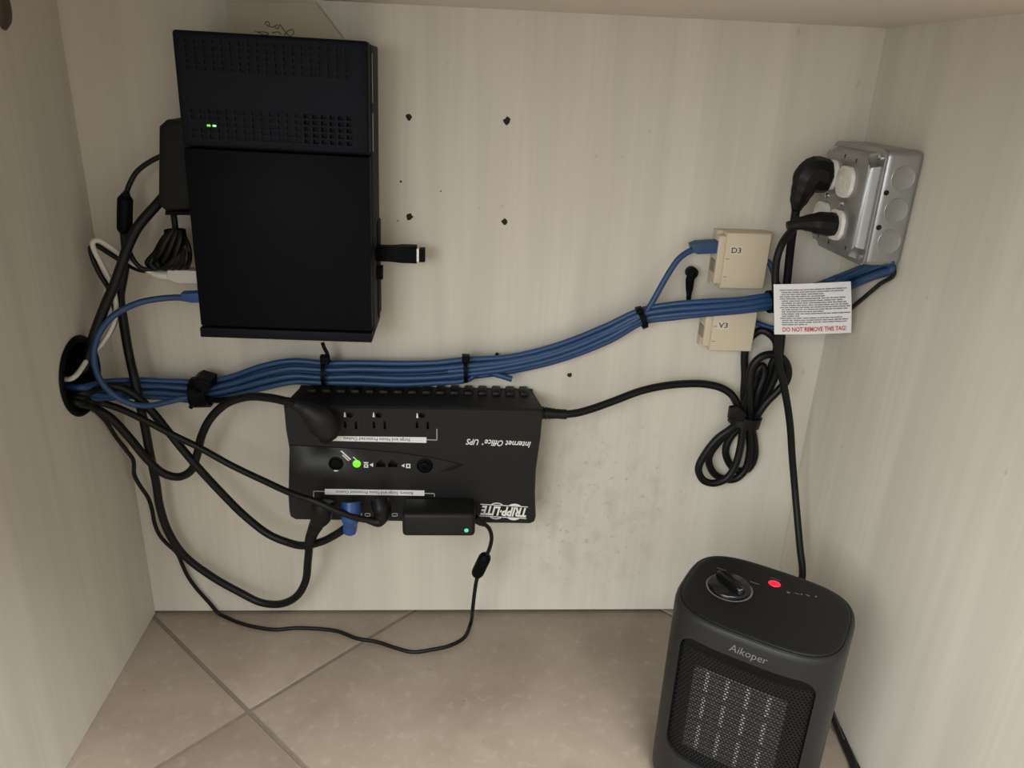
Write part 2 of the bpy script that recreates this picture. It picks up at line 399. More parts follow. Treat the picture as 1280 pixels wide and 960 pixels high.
bm = B(); box(bm, (-hw, -PD + .0004, .0118), (hw, -.060, SEAM - .0006), .0016, 2); mk('access_panel', bm, M['black'], pc, local=True)
bm = B(); box(bm, (-hw - .0008, -PD - .0012, 0), (hw + .0002, -.058, .0102), .001, 2); mk('bottom_lip', bm, M['navy'], pc, local=True)
bm = B(); box(bm, (hw + .0008, -.0612, .190), (hw + .0017, -.0580, .226), .0004, 1); box(bm, (hw + .0008, -.0600, .235), (hw + .0017, -.0580, .279), .0004, 1); tag(mk('side_trim', bm, M['galv'], pc, local=True), 'thin bright metal strip')
bm = B(); box(bm, (hw - .004, -.055, .006), (hw + .0005, -.006, .108), .001, 2); box(bm, (hw - .004, -.03, .012), (hw + .0022, -.002, .116), .001, 2); mk('mounting_bracket', bm, M['black'], pc, local=True)
for dx, m_ in ((0, 'ledg'), (.0052, 'ledw')):
    q = at(257, 158, y=-PD) - Vector((.2147, 0, .4105)); bm = B(); box(bm, (q.x + dx - .0019, -PD - .0004, q.z - .0009), (q.x + dx + .0015, -PD + .004, q.z + .0009), .0004); mk('power_light', bm, M[m_], pc, local=True)
# sticks in its right side
t = root('usb_stick', 'long flat black adapter stick in the right side of the computer', 'usb stick', tuple(at(470, 326, y=-.035)))
y0 = .040
def pp(l, d): return [(q.x, q.z) for q in (at(a, b, y=-d) for a, b in l)]
bm = B(); prism(bm, pp([(466, 309), (490, 309.5), (503, 308.5), (520.5, 309), (520.5, 330), (503, 329), (490, 327.5), (466, 327)], y0), XZ, .026, .040, .0015, 2); mk('body', bm, M['black'], t)
bm = B(); prism(bm, pp([(520, 312), (524, 312), (524, 328), (520, 328)], y0), XZ, .029, .037); mk('connector', bm, M['chrome'], t)
bm = B(); prism(bm, pp([(523.5, 312), (531, 312), (531, 328.5), (523.5, 328.5)], y0), XZ, .0275, .0385, .0008, 1); mk('cap', bm, M['black'], t)
bm = B(); prism(bm, pp([(466, 334), (478, 334), (478, 350), (466, 350)], .034), XZ, .024, .034, .0012, 2)
tag(mk('usb_receiver', bm, M['black']), 'tiny black USB receiver below the long adapter stick', 'usb receiver')
# blocks and plugs at its left
t = root('power_adapter', 'dark grey power adapter block against left side of the computer', 'power adapter', tuple(at(220, 268, y=-.05)))
bm = B(); prism(bm, pp([(197, 158), (206, 150), (250, 150), (250, 262), (206, 265), (196, 256)], .06), XZ, .012, .060, .006, 3); mk('housing', bm, M['brick'], t)
bm = B(); prism(bm, pp([(206, 264), (240, 264), (240, 269), (206, 269)], .055), XZ, .028, .055, .001, 1); mk('outlet_edge', bm, M['black'], t)
t = root('bundled_lead', 'thin black cord wound into a tight bundle left of the computer', 'cord', tuple(at(215, 336, y=-.05)))
bm = B()
for k in range(9):
    f = k / 8; tube(bm, wp([(212 + 14 * f, 289, .046 + .008 * (k % 3)), (203 + 22 * f, 300, .05 + .008 * (k % 3)), (194 + 26 * f, 316, .044 + .010 * (k % 3)), (184 + 34 * f, 329, .044 + .010 * (k % 2)), (192 + 36 * f, 335, .040 + .012 * (k % 2)), (212 + 24 * f, 327, .056 + .006 * (k % 2)), (222 + 14 * f, 311, .058), (219 + 10 * f, 293, .052)]), .0028, 8, 6)
mk('coils', bm, M['cord'], t)
bm = B(); tube(bm, wp([(217, 268, .048), (218, 276, .05), (219, 284, .05), (219, 292, .05)]), .0032, 8, 4); mk('lead', bm, M['cord'], t)
bm = B(); sleeve(bm, at(219, 291, y=-.05), (0, 0, 1), (0, -1, 0), .0095, .010, .006, .001); mk('tie', bm, M['black'], t)

# ------------------------------------------------------------------ battery backup unit
UD = .068
ups = root('battery_backup', 'black battery backup unit hung upside down on the wall with outlets and white print', 'battery backup', (.345, 0, .183))
fo = pp([(354, 507), (357, 538), (361, 561), (362.5, 577), (361, 597), (359.7, 617), (361, 640), (363, 647), (369, 650.5), (440, 651.5), (520, 653), (600, 654.5), (663, 655.5), (668, 653), (670, 647), (669, 617), (670, 589), (673, 567), (676, 546), (679, 512), (600, 510.5), (500, 509), (420, 508)], UD)
cx = sum(q[0] for q in fo) / len(fo); cz = sum(q[1] for q in fo) / len(fo)
bm = B()
rings = []
for y, ins in ((0.0004, .006), (.012, .006), (.058, .0005), (.0655, 0.0), (UD, .0018)):
    rg = []
    for x, z in fo:
        dx, dz = x - cx, z - cz; L_ = max(abs(dx), 1e-6); rg.append(bm.verts.new((cx + dx * (1 - ins / .14), -y, cz + dz * (1 - min(ins, .0025) / .073))))
    rings.append(rg)
for A, C_ in zip(rings, rings[1:]):
    for i in range(len(fo)): bm.faces.new((A[i], A[(i + 1) % len(fo)], C_[(i + 1) % len(fo)], C_[i]))
bm.faces.new(rings[0][::-1]); bm.faces.new(rings[-1])
ct = B()
OUT = [(at(a, 525, y=-UD).x, at(a, 525, y=-UD).z) for a in (438, 474, 528)]
for ox, oz in OUT: box(ct, (ox - .0125, -UD - .01, oz - .0125), (ox + .0125, -UD + .007, oz + .0125))
JX = [at(a, 580, y=-UD).x for a in (476, 491)]; JZ = at(483, 579, y=-UD).z
for jx in JX: box(ct, (jx - .0055, -UD - .01, JZ - .005), (jx + .0055, -UD + .008, JZ + .005))
body = mk('housing', cut(bm, ct), M['ups'], ups)
topz = .3285
for k in range(16):                                            # ribbed top edge
    x = .2195 + k * .0163
    bm = B(); box(bm, (x, -.024, topz - .004), (x + .0105, -.002, topz + .0030), .0022, 2); mk('rib', bm, M['ups'], ups)
bm = B(); box(bm, (.206, -.0674, .3262), (.484, -.060, .3274), .0005, 1); mk('edge_seam', bm, M['upspanel'], ups)
for ox, oz in OUT:
    bm = B(); box(bm, (ox - .0128, -UD - .0003, oz - .0128), (ox + .0128, -UD + .0025, oz + .0128)); ct = B()
    prism(ct, circle(ox - .0002, oz + .0060, .0035, 12) , XZ, UD - .008, UD + .004)
    box(ct, (ox - .0072, -UD - .01, oz - .0100), (ox - .0046, -UD + .01, oz - .0020)); box(ct, (ox + .0046, -UD - .01, oz - .0110), (ox + .0074, -UD + .01, oz - .0020))
    mk('outlet', cut(bm, ct), M['ups'], ups)
cp = [(362, 556), (400, 558), (450, 561), (500, 566), (540, 572), (565, 577), (579, 581.5), (565, 587), (540, 592), (500, 597), (450, 600), (400, 602), (361, 604)]
bm = B(); prism(bm, pp(cp, UD), XZ, UD - .0006, UD + .0012, .0008, 2); ct = B()
for jx in JX:
    prism(ct, [(jx - .0052, JZ - .0045), (jx + .0052, JZ - .0045), (jx + .0052, JZ + .001), (jx + .0032, JZ + .001), (jx + .0032, JZ + .0032), (jx + .0014, JZ + .0032), (jx + .0014, JZ + .0048), (jx - .0014, JZ + .0048), (jx - .0014, JZ + .0032), (jx - .0032, JZ + .0032), (jx - .0032, JZ + .001), (jx - .0052, JZ + .001)], XZ, UD - .01, UD + .01)
panel = mk('control_panel', cut(bm, ct), M['upspanel'], ups)
yp = UD + .0012
def upf(px, py): q = at(px, py, y=-yp); return ((q.x, -yp, q.z), (1, 0, 0), (0, 0, 1), (0, -1, 0))
bm = B(); lathe(bm, [(.0082, -.0005), (.0082, .0012), (.0068, .0016), (.0066, .0006), (.0060, .0006), (.0056, .0022), (.0036, .0026), (0, .0022)], upf(420, 579), 28); mk('power_button', bm, M['black'], panel)
bm = B(); lathe(bm, [(.0092, -.0005), (.0092, .0008), (.0082, .0014), (.0074, .0002), (.0050, .0002), (.0048, .0026), (.0030, .0032), (.0028, .0012), (0, .0012)], upf(531, 582), 28); mk('breaker_button', bm, M['black'], panel)
bm = B(); lathe(bm, [(.0046, 0), (.0044, .0012), (.003, .0022), (0, .0026)], upf(446, 579.5), 20); mk('power_light', bm, M['ledg'], panel)
bm = B(); lathe(bm, [(.0028, 0), (.0024, .0010), (0, .0014)], upf(436, 579), 16); mk('fault_light', bm, M['ledoff'], panel)
DN = ((-1, 0, 0), (0, 0, -1))                                   # upside-down lettering on the unit's face
UPR = ((1, 0, 0), (0, 0, 1))
def strip(poly, y, th, m_, name, bmx=None):
    b = bmx or B(); prism(b, pp(poly, y), XZ, y, y + th)
    return b if bmx is not None else mk(name, b, M[m_], ups, flat=True)
strip([(416, 545), (533, 546.5), (533, 553.5), (409, 550.8)], UD, .0003, 'label', 'outlet_label')
strip([(406, 611), (530.5, 613), (530.5, 619.6), (406, 618)], UD, .0003, 'label', 'outlet_label')
bm = B(); yy = UD + .0003
def slope(a, b):
    d = (at(*b, y=-UD) - at(*a, y=-UD)).normalized(); return (-d, (Vector((0, -1, 0))).cross(-d) )
u_, v_ = slope((433, 547.5), (513, 549.5)); text(bm, 'Surge and Noise Protected Outlets', at(471, 548.6, y=-yy), u_, v_, .074, .0050, 0, .006); mk('label_print', bm, M['pb'], ups, flat=True); bm = B()
u_, v_ = slope((417, 614), (518, 616)); text(bm, 'Battery, Surge and Noise Protected Outlets', at(468, 615.2, y=-yy), u_, v_, .088, .0048, 0, .006)
mk('label_print', bm, M['pb'], ups, flat=True)
for ls in (([(533, 549), (546.5, 549.5), (546.5, 550.7), (533, 550.2)], [(545.5, 536), (546.7, 536), (546.7, 550.5), (545.5, 550.5)]), ([(391.5, 613.3), (406, 613.7), (406, 614.8), (391.5, 614.4)], [(391.5, 613.3), (392.6, 613.3), (392.6, 626), (391.5, 626)]), ([(530.5, 616), (543.5, 616.4), (543.5, 617.6), (530.5, 617.2)], [(542.5, 616.4), (543.6, 616.4), (543.6, 621), (542.5, 621)])):
    bm = B()
    for l in ls: strip(l, UD, .0002, None, None, bm)
    mk('outlet_bracket', bm, M['pgl'], ups, flat=True)
def icon(qs, y):
    bm = B()
    for q in qs: strip(q, y, .0002, None, None, bm)
    mk('icon_print', bm, M['pw'], ups, flat=True)
for a, b in ((431, 518.5), (467, 518.5), (521.5, 519.5)): icon([[(a - 1.2, b + 2.8), (a - .7, b - 3), (a + .5, b - 3), (a + 1.4, b + 2.8)]], UD + .0003)
for a, b in ((452, 643.5), (486, 643.5)):
    icon([[(a - .9, b + 2.4), (a - .5, b - 2.4), (a + .5, b - 2.4), (a + .9, b + 2.4)]], UD)
    icon([[(a + i, b + j) for i, j in q] for q in ([(4, -2), (11, -2), (11, -1.2), (4, -1.2)], [(4, 1.2), (11, 1.2), (11, 2), (4, 2)], [(4, -2), (4.8, -2), (4.8, 2), (4, 2)], [(10.2, -2), (11, -2), (11, 2), (10.2, 2)])], UD)
for qs in ([[(454, 577.5), (461, 577.7), (459.5, 579.5), (455.5, 579.3)], [(454.8, 580.3), (456.4, 580.3), (456.4, 584.4), (454.8, 584.4)], [(456.4, 583), (460.3, 583.2), (460.3, 584.6), (456.4, 584.4)], [(458.8, 580.4), (460.3, 580.5), (460.3, 583.2), (458.8, 583.1)], [(456.4, 580.3), (458.8, 580.4), (458.8, 581.4), (456.4, 581.3)]], [[(461.8, 581), (466.5, 578.5), (466.5, 583.6)]], [[(501.5, 582), (505.6, 579.6), (505.6, 584.4)]], [[(507.5, 579.6), (513, 579.8), (513, 581.2), (507.5, 581)], [(507.5, 583.6), (513, 583.8), (513, 585.2), (507.5, 585)], [(507.5, 581), (509, 581), (509, 583.7), (507.5, 583.6)], [(511.5, 581.1), (513, 581.2), (513, 583.8), (511.5, 583.7)]], [[(416.5, 588.2), (420, 587.2), (423.5, 588.4), (420, 589.4)]], [[(425.5, 564), (427, 563), (439, 574), (437.6, 575)]], [[(427.5, 569), (428.6, 568.2), (436.6, 575.6), (435.6, 576.4)]], [[(441, 571.6), (442, 570.8), (446, 574.2), (445.2, 575)]]): icon(qs, UD + .0012)
bm = B()
u_, v_ = slope((583, 552), (663, 556)); text(bm, 'Internet Office', at(634.7, 554.5, y=-UD), u_, v_, .0525, .0078, .28, .016); text(bm, '\u00ae', at(603.2, 555.2, y=-UD), u_, v_, .0022, .0024, .2, .02); text(bm, 'UPS', at(590.3, 552.4, y=-UD), u_, v_, .0142, .0076, .28, .02)
mk('model_print', bm, M['pw'], ups, flat=True); bm = B()
u_, v_ = slope((600, 637.5), (659, 641))
q = at(629.5, 639.2, y=-UD); text(bm, 'TRIPP\u00b7LITE', q, u_, v_, .0545, .0128, .22, .04)
def rel(a, b): return tuple((q + u_ * a + v_ * b)[k] for k in (0, 2))
for b in (-.0079, .0079): prism(bm, [rel(-.028, b - .0005), rel(.028, b - .0005), rel(.028, b + .0005), rel(-.028, b + .0005)], XZ, UD, UD + .0002)
for a, inner in ((-.0125, 0), (.0085, .0092)):                  # round shapes behind the name, seen above and below it
    for sg in (1, -1):
        n_ = 16; R_ = .0112; th = math.acos(.0082 / R_)
        arc = [(a + R_ * math.sin(-th + 2 * th * i / n_), sg * R_ * math.cos(-th + 2 * th * i / n_)) for i in range(n_ + 1)]
        if inner: arc = arc + [(a + (x - a) * .93, sg * max(.0079, abs(y) - .0011)) for x, y in arc[::-1]]
        vs = [rel(*p_) for p_ in arc]
        if len(vs) == n_ + 1: prism(bm, vs, XZ, UD, UD + .0002)
        else:
            for i in range(n_): prism(bm, [vs[i], vs[i + 1], vs[2 * n_ - i], vs[2 * n_ + 1 - i]], XZ, UD, UD + .0002)
tag(mk('brand_print', bm, M['pw'], ups, flat=True), kind='stuff')
bm = B(); sr = at(676, 516, y=-.052); tip = at(708, 518, y=-.052)
for i in range(7):
    a = sr.lerp(tip, i / 7); b = sr.lerp(tip, (i + .72) / 7); tube(bm, [a, b], .0075 - .0004 * i, 12, 1)
tube(bm, [sr, tip], .0058, 12, 1); mk('strain_relief', bm, M['cord'], ups)

# ------------------------------------------------------------------ adapter on the unit
ad = root('power_adapter', 'black power adapter with teal light on the battery backup, thin lead trailing over tiles', 'power adapter', tuple(at(550, 655, y=-.07)))
AZ1 = at(503, 643, y=-.108).z; AZ0 = at(503, 671.5, y=-.108).z; AX0 = at(502.5, 655, y=-.108).x; AX1 = at(594, 655, y=-.108).x
bm = B(); box(bm, (AX0, -.108, AZ0), (AX1, -.0705, AZ1), .005, 4); mk('housing', bm, M['ups'], ad)
bm = B(); box(bm, (AX0 + .02, -.0712, AZ0 + .012), (AX1 - .04, -.0684, AZ1 - .008)); mk('plug_face', bm, M['black'], ad)
q = at(583, 663, y=-.1082); bm = B(); lathe(bm, [(.0026, -.001), (.0024, .0006), (0, .0012)], ((q.x, -.108, q.z), (1, 0, 0), (0, 0, 1), (0, -1, 0)), 16); mk('indicator_light', bm, M['ledc'], ad)
bm = B(); tube(bm, wp([(594, 648, .088), (600, 652, .088), (606, 655, .088)]), [.0052, .0046, .0034], 10, 4); mk('strain_relief', bm, M['cord'], ad)

# ------------------------------------------------------------------ cables
def gin(px, py):      # through the grommet: on the wall's plane, then inside it
    q = at(px, py, x=.002); return [('w', *q), ('w', q.x - .02, q.y + .003, q.z), ('w', q.x - .042, q.y + .004, q.z)]
def cable(name, pts, r, m_, label, cat='cable', group=None, n=12, sub=6, parent=None):
    bm = B(); tube(bm, wp(pts), r, n, sub)
    if parent: return mk(name, bm, M[m_], parent)
    return tag(mk(name, bm, M[m_]), label, cat, group)
def rwl(px, py, off): return ('w', *at(px, py, x=W - off))     # just off the right wall
def fpt(px, py, r): q = at(px, py, z=r); return ('w', *q)
# cord from the inline connector down to the lower row of the battery backup
c = cable('mains_cable', [(222, 190, .03), (202, 195, .03), (183, 205, .03), (170, 216, .03), (162, 230, .031), (159, 238, .033), (157, 246, .036), (156, 268, .038), (156, 290, .04), (158, 318, .042), (154, 345, .045), (150, 372, .046), (154, 400, .044), (161, 442, .040), (168, 473, .050), (175, 505, .052), (181, 533, .044), (188, 570, .038), (195, 603, .032), (200, 634, .029), (211, 666, .026), (231, 695, .024), (267, 722, .024), (299, 740, .026), (326, 753, .03), (350, 755, .036), (370, 746, .044), (382, 726, .052), (385, 700, .058), (389, 670, .072), (396, 658, .078)], [.0026] * 6 + [.0048] * 40, 'cord', 'thick black cord hanging lowest across the wall to the leftmost plug', 'cord')
bm = B(); tube(bm, wp([(157, 243, .036), (156.5, 250, .036), (156, 268, .038), (156, 286, .04), (156, 292, .04)]), [(.0045, .0045), (.0078, .0075), (.0078, .0075), (.0078, .0075), (.005, .005)], 10, 4, (0, -1, 0)); mk('inline_connector', bm, M['black'], c)
bm = B(); tube(bm, wp([(385, 684, .062), (390, 668, .073), (396, 655, .080), (401, 645, .086), (403, 634, .088), (404, 626, .086)]), [(.0055, .0055), (.0068, .0066), (.0085, .008), (.0125, .010), (.0125, .014), (.0115, .014)], 12, 5, (0, -1, 0)); mk('plug', bm, M['cord'], c)
# cord with the blue plug
c = cable('mains_cable', gin(103, 492)[::-1] + [(128, 484, .066), (150, 484, .06), (166, 492, .058), (186, 510, .052), (214, 544, .05), (242, 578, .05), (274, 613, .046), (305, 644, .044), (336, 668, .048), (360, 678, .053), (378, 682, .060), (402, 677, .068), (420, 668, .076), (432, 660, .082)], .0047, 'cord', 'black cord curving below the unit into a bright blue plug', 'cord')
bm = B(); tube(bm, wp([(437, 664, .086), (438, 655, .088), (438.5, 645, .090), (439, 638, .088), (439, 628, .084)]), [(.0078, .0078), (.0082, .0085), (.0112, .0125), (.0115, .0145), (.0110, .0140)], 12, 5, (0, -1, 0)); tag(mk('plug', bm, M['blueplug'], c), 'bright blue plug')
# flat cord to the third plug, passing in front
c = cable('mains_cable', gin(100, 498)[::-1] + [(125, 503, .066), (150, 511, .064), (180, 525, .066), (215, 543, .064), (250, 560, .066), (290, 582, .070), (330, 601, .080), (365, 617, .092), (395, 627, .100), (420, 638, .102), (445, 647, .100), (466, 651, .096)], .0038, 'cord', 'thin black cord running straight down across the blue plug to the third plug', 'cord')
bm = B(); tube(bm, wp([(460, 650, .097), (474, 652, .095), (477, 645, .093), (477, 636, .090), (475, 626, .084)]), [(.0042, .0045), (.0060, .0065), (.0095, .009), (.0112, .0130), (.0110, .0135)], 12, 5, (0, -1, 0)); mk('plug', bm, M['cord'], c)
# looping cord to the upper left outlet
c = cable('mains_cable', gin(98, 504)[::-1] + [(118, 510, .068), (138, 522, .06), (160, 545, .054), (185, 575, .046), (205, 592, .042), (224, 596, .042), (239, 588, .044), (246, 570, .048), (252, 545, .052), (264, 522, .056), (284, 504, .060), (310, 496, .066), (335, 497, .074), (355, 501, .082), (370, 506, .088)], .0047, 'cord', 'black cord rising in a loop to the flat plug at the upper left outlet', 'cord')
bm = B(); tube(bm, wp([(358, 501.5, .083), (372, 507, .086), (386, 515, .088), (400, 526, .088), (408, 538, .086), (407, 550, .084)]), [(.0050, .005), (.0068, .0065), (.0110, .009), (.0165, .012), (.0155, .0125), (.0065, .008)], 14, 5, (0, -1, 0)); mk('plug', bm, M['ups'], c)
# adapter lead with ferrite, lying on the floor and climbing to the grommet
pts = [(604, 654, .088), (611, 660, .084), (614.5, 672, .078), (611, 688, .072), (603, 703, .066), (596, 724, .06), (593, 742, .058), (591, 760, .058)]
fl = [(588, 780), (580, 797), (562, 807), (540, 812), (516, 815), (495, 810), (470, 802), (446, 798), (422, 789), (398, 786), (370, 785), (345, 787), (320, 784), (298, 778), (282, 771)]
pts += [fpt(a, b, .0026) for a, b in fl] + [(273, 766.5, .006), (263, 755, .006), (246, 736, .007), (234, 719, .008), (228, 706, .009), (221, 691, .010), (208, 679, .011), (199, 668, .012), (193, 653, .013), (190, 637, .015), (185, 622, .018), (175, 607, .022), (168, 594, .025), (166.5, 575, .030), (158, 563, .034), (145, 546, .042), (132, 526, .058), (120, 514, .066)] + gin(112, 506)
c = cable('adapter_lead', pts, .0024, 'cord', None, sub=5, parent=ad)
bm = B(); a, b = at(608, 693, y=-.07), at(595, 720, y=-.062); d = (b - a).normalized()
tube(bm, [a, a + d * .003, a + d * .008, b - d * .008, b - d * .003, b], [(.0035, .0035), (.0066, .0066), (.0078, .0078), (.0078, .0078), (.0066, .0066), (.0035, .0035)], 14, 3, (0, -1, 0)); mk('ferrite_bead', bm, M['black'], c)
# cords left of the computer
cable('mains_cable', [(220, 238, .034), (206, 245, .036), (196, 256, .042), (185, 268, .047), (172, 284, .052), (160, 308, .056), (151, 334, .06), (143, 356, .064), (134, 376, .066), (126, 396, .070), (118, 418, .074), (112, 440, .076)] + gin(102, 462), .0052, 'cord', 'thick black cord from behind the adapter block down to the grommet top', 'cord')
c = cable('usb_cable', [(206, 345, .05), (192, 342, .05), (180, 336, .05), (166, 329, .048), (152, 319, .047), (134, 306, .05), (122, 300, .056), (116, 303, .058), (118, 313, .056), (128, 332, .056), (137, 348, .058), (143, 368, .06), (145, 390, .061), (139, 411, .064), (126, 431, .070), (113, 444, .075)] + gin(90, 473), .0026, 'white', 'thin white cable looping from the white plug into the grommet', 'cable')
bm = B(); prism(bm, pp([(208, 336), (262, 340), (262, 357), (222, 354), (208, 351)], .052), XZ, .038, .052, .002, 2); mk('plug', bm, M['white'], c)
bm = B(); tube(bm, wp([(190, 341.5, .05), (199, 344, .05), (209, 344.5, .048)]), [.003, .0042, .0052], 10, 4); mk('strain_relief', bm, M['white'], c)
cable('thin_lead', [(196, 338, .044), (178, 338, .044), (166, 334, .042), (153, 327, .041), (134, 315, .046), (120, 307, .052), (114, 309, .054), (115, 320, .052), (124, 341, .052), (136, 361, .053), (142, 380, .055), (144, 400, .057), (137, 416, .060), (124, 433, .068), (112, 446, .074)] + gin(96, 466), .0026, 'cord', 'thin black lead looping beside the white cable', 'cord')
cable('thin_lead', [(190, 337, .05), (178, 336, .052), (169, 328, .052), (163, 317, .05), (158, 304, .046), (156, 290, .042)], .0024, 'cord', 'short thin black lead between the inline connector and the wound bundle', 'cord')
c = cable('ethernet_cable', [(232, 372, .056), (215, 372, .056), (195, 374, .058), (175, 378, .062), (152, 388, .066), (134, 402, .072), (121, 424, .078), (117, 444, .080), (121, 466, .078), (131, 483, .074), (146, 496, .070), (165, 505, .066), (185, 507, .058), (208, 503, .046), (232, 497, .036), (250, 495, .03)], .0033, 'blue', 'blue network cable looping from the computer past the grommet into the bundle', 'cable')
bm = B(); prism(bm, pp([(226, 366.5), (262, 365), (262, 378), (240, 378), (226, 376)], .06), XZ, .050, .062, .0015, 2); mk('plug', bm, M['blueplug'], c)
# the bundle of blue cables
BZ0_ = .5135
K = [(128, 490, .062), (150, 487, .05), (175, 486, .036), (200, 487, .024), (225, 489, .018), (250, 490, .018), (290, 483, .018), (330, 472, .02), (365, 465, .021), (404, 466.5, .020), (450, 466.5, .020), (500, 467.5, .020), (545, 466, .020), (582, 462.5, .020), (640, 456, .019), (700, 442, .019), (760, 418, .020), (801, 397, .024), (840, 390, .032), (885, 386, .039), (925, 382, .040), (962, 377, .038), (1000, 371, .034), (1045, 357, .030), (1085, 342, .036), (1118, 331, .050)]
def knorm(i):
    a = K[max(i - 1, 0)]; b = K[min(i + 1, len(K) - 1)]; dx, dy = b[0] - a[0], b[1] - a[1]; l = math.hypot(dx, dy); return -dy / l, dx / l
def blue(rows, deps, i0, i1, pre=(), post=()):
    rnd = random.Random(rows[0] * 10 + rows[-1] * 3 + i1); out = list(pre)
    for i in range(i0, i1 + 1):
        n_ = knorm(i); f = (i - i0) / max(1, i1 - i0) * (len(rows) - 1); k = min(int(f), len(rows) - 2); fr = f - k
        o = (rows[k] + (rows[k + 1] - rows[k]) * fr) * (1.0 if i < 17 else .86) * (1.18 if 6 < i < 14 else 1) ; d = deps[0] + (deps[1] - deps[0]) * f / max(1, len(rows) - 1)
        out.append((K[i][0] + n_[0] * o + rnd.uniform(-1, 1), K[i][1] + n_[1] * o + rnd.uniform(-.8, .8), K[i][2] + d))
    return out + list(post)
end = len(K) - 1
runs = [([-11.5, -11.5, -11, -11, -8], (0.001, .002), 'topmost blue network cable of the long bundle', None), ([-4, -4, -4, -4, -2.5], (.006, .006), 'second blue network cable from the top of the long bundle', None), ([4, 3.6, 4, 3.8, 4], (.005, .006), 'third blue network cable from the top of the long bundle', None),
        ([-7.4, -7.4, -7, -7.4, -4], (-.005, -.004), 'upper of two blue cables half hidden behind the front row of the bundle', None), ([1, 0, 1, 0, 1], (-.006, -.005), 'lower of two blue cables half hidden behind the front row of the bundle', None), ([7.5, 7.5, 8, 8, 8], (-.003, -.002), 'lowest of the long blue network cables running to the metal outlet box', None)]
for k, (rows, deps, lab, grp) in enumerate(runs):
    cable('ethernet_cable', gin(101 + 2 * k, 484 + 3 * k)[::-1] + blue(rows, deps, 0, end - 3, post=[rwl(1048 + 2 * k, 353 + rows[-1] * .9, .005 + .006 * (k % 2)), rwl(1080, 341.5 + rows[-1], .005 + .006 * (k % 2)), rwl(1103, 333 + rows[-1] * .9, .005 + .006 * (k % 2)), rwl(1115, 330 + rows[-1] * .8, .0045 + .004 * (k % 2)), ('w', W - .0045 - .004 * (k % 2), -.113 + .001 * k, BZ0_ + .003)]), .0033, 'blue', lab, 'cable', grp)
cable('ethernet_cable', gin(104, 497)[::-1] + blue([8, 11, 10.5, 11], (.002, .003), 0, 13, post=[(602, 464, .021), (622, 468.5, .023), (640, 474, .025)]), .0034, 'blue', 'blue cable with a bare cut end sticking out above the battery backup', 'cable')
cable('power_lead', [(256, 497, .026), (266, 500, .032), (280, 500, .040), (294, 498, .048), (310, 497.5, .054)], .0034, 'cord', 'short black lead under the blue bundle, from the wide clamp to the looping cord', 'cord')
c = cable('ethernet_cable', [(884, 311, .016), (872, 311, .018), (860, 315, .020), (848, 324, .022), (838, 338, .024), (828, 355, .026), (818, 373, .028), (808, 389, .030), (797, 398, .030), (780, 407, .027), (760, 416, .027), (720, 433, .027), (680, 446, .026), (640, 455, .026), (600, 461, .026), (560, 464, .025)], .0034, 'blue', 'blue patch cable arching from the left side of the upper wall jack into the bundle', 'cable')
bm = B(); prism(bm, pp([(864, 306), (872, 303), (902, 301), (902, 317), (872, 318), (866, 315)], .022), XZ, .010, .023, .002, 2); mk('plug', bm, M['blue'], c)
cable('ethernet_cable', [(955, 322, .012), (963, 331, .014), (968, 345, .016), (976, 358, .018), (1000, 361, .020), rwl(1046, 347, .012), rwl(1075, 336, .010), rwl(1095, 329, .009), ('w', W - .009, -.090, BZ0_ + .003)], .0030, 'blue', 'blue cable from right side of the upper wall jack passing behind the tag', 'cable')
cable('ethernet_cable', [(936, 400, .010), (950, 405, .012), (966, 410, .016), (985, 404, .02), (1010, 388, .022), rwl(1048, 366, .009), rwl(1088, 348, .005), rwl(1112, 338, .0045), ('w', W - .0045, -.104, BZ0_ + .003)], .0030, 'blue', 'blue cable from right side of the lower wall jack passing behind the tag', 'cable')
cable('thin_lead', [(975, 416, .012), (1010, 405, .010), rwl(1050, 394, .004), rwl(1075, 376, .004), rwl(1100, 355, .005), rwl(1117, 343, .003), ('w', W - .003, -.112, BZ0_ + .003)], .0022, 'cord', 'thin black lead running below the blue cables toward the metal outlet box', 'cord')
cable('thin_lead', [rwl(1040, 886, .012), rwl(1050, 912, .006), fpt(1061, 937, .0018), fpt(1074, 963, .0018), ('w', .818, -.27, .0018)], .0016, 'cord', 'hair-thin black lead on the tiles between heater cord and right wall', 'cord')
# ties and clamps
def tie(px, py, d, axis, a, b, L_, th, label, name='cable_tie', head=None, tail=None, hd=None):
    t = root(name, label, 'cable tie', tuple(at(px, py, y=-d)))
    bm = B(); sleeve(bm, at(px, py, y=-d), axis, (0, -1, 0), a, b, L_, th); mk('strap', bm, M['black'], t)
    if head: bm = B(); h0, h1 = hd or (d + b - .006, d + b + .003); prism(bm, pp(head, h1), XZ, h0, h1, .0008, 1); mk('head', bm, M['black'], t)
    if tail: bm = B(); tube(bm, wp(tail), [(.0024, .0012) if px < 300 else (.0022, .0008)] * len(tail), 8, 4, (0, -1, 0)); mk('tail', bm, M['black'], t)
tie(252, 490, .020, (1, 0, .05), .0145, .017, .019, .003, 'wide black clamp round the blue bundle nearest the grommet', 'cable_clamp', [(240, 475), (246, 472), (263, 477), (264, 486), (256, 492), (243, 484)], [(238, 510, .030), (241, 505, .032), (245, 498, .036), (248, 488, .039)], (.020, .044))
tie(406, 466, .021, (1, 0, 0), .0148, .0145, .0045, .0012, 'black zip tie round the blue bundle just below the computer', 'cable_tie', [(399.5, 446), (410, 446), (411, 456), (400, 456)], [(403, 428, .03), (405, 434, .032), (409, 442, .033), (411, 452, .034)])
tie(582, 461, .021, (1, 0, .04), .0148, .0145, .0045, .0012, 'black zip tie round the blue bundle above the battery backup middle', 'cable_tie', [(577.5, 445.5), (587, 446), (587, 454), (577.5, 454)])
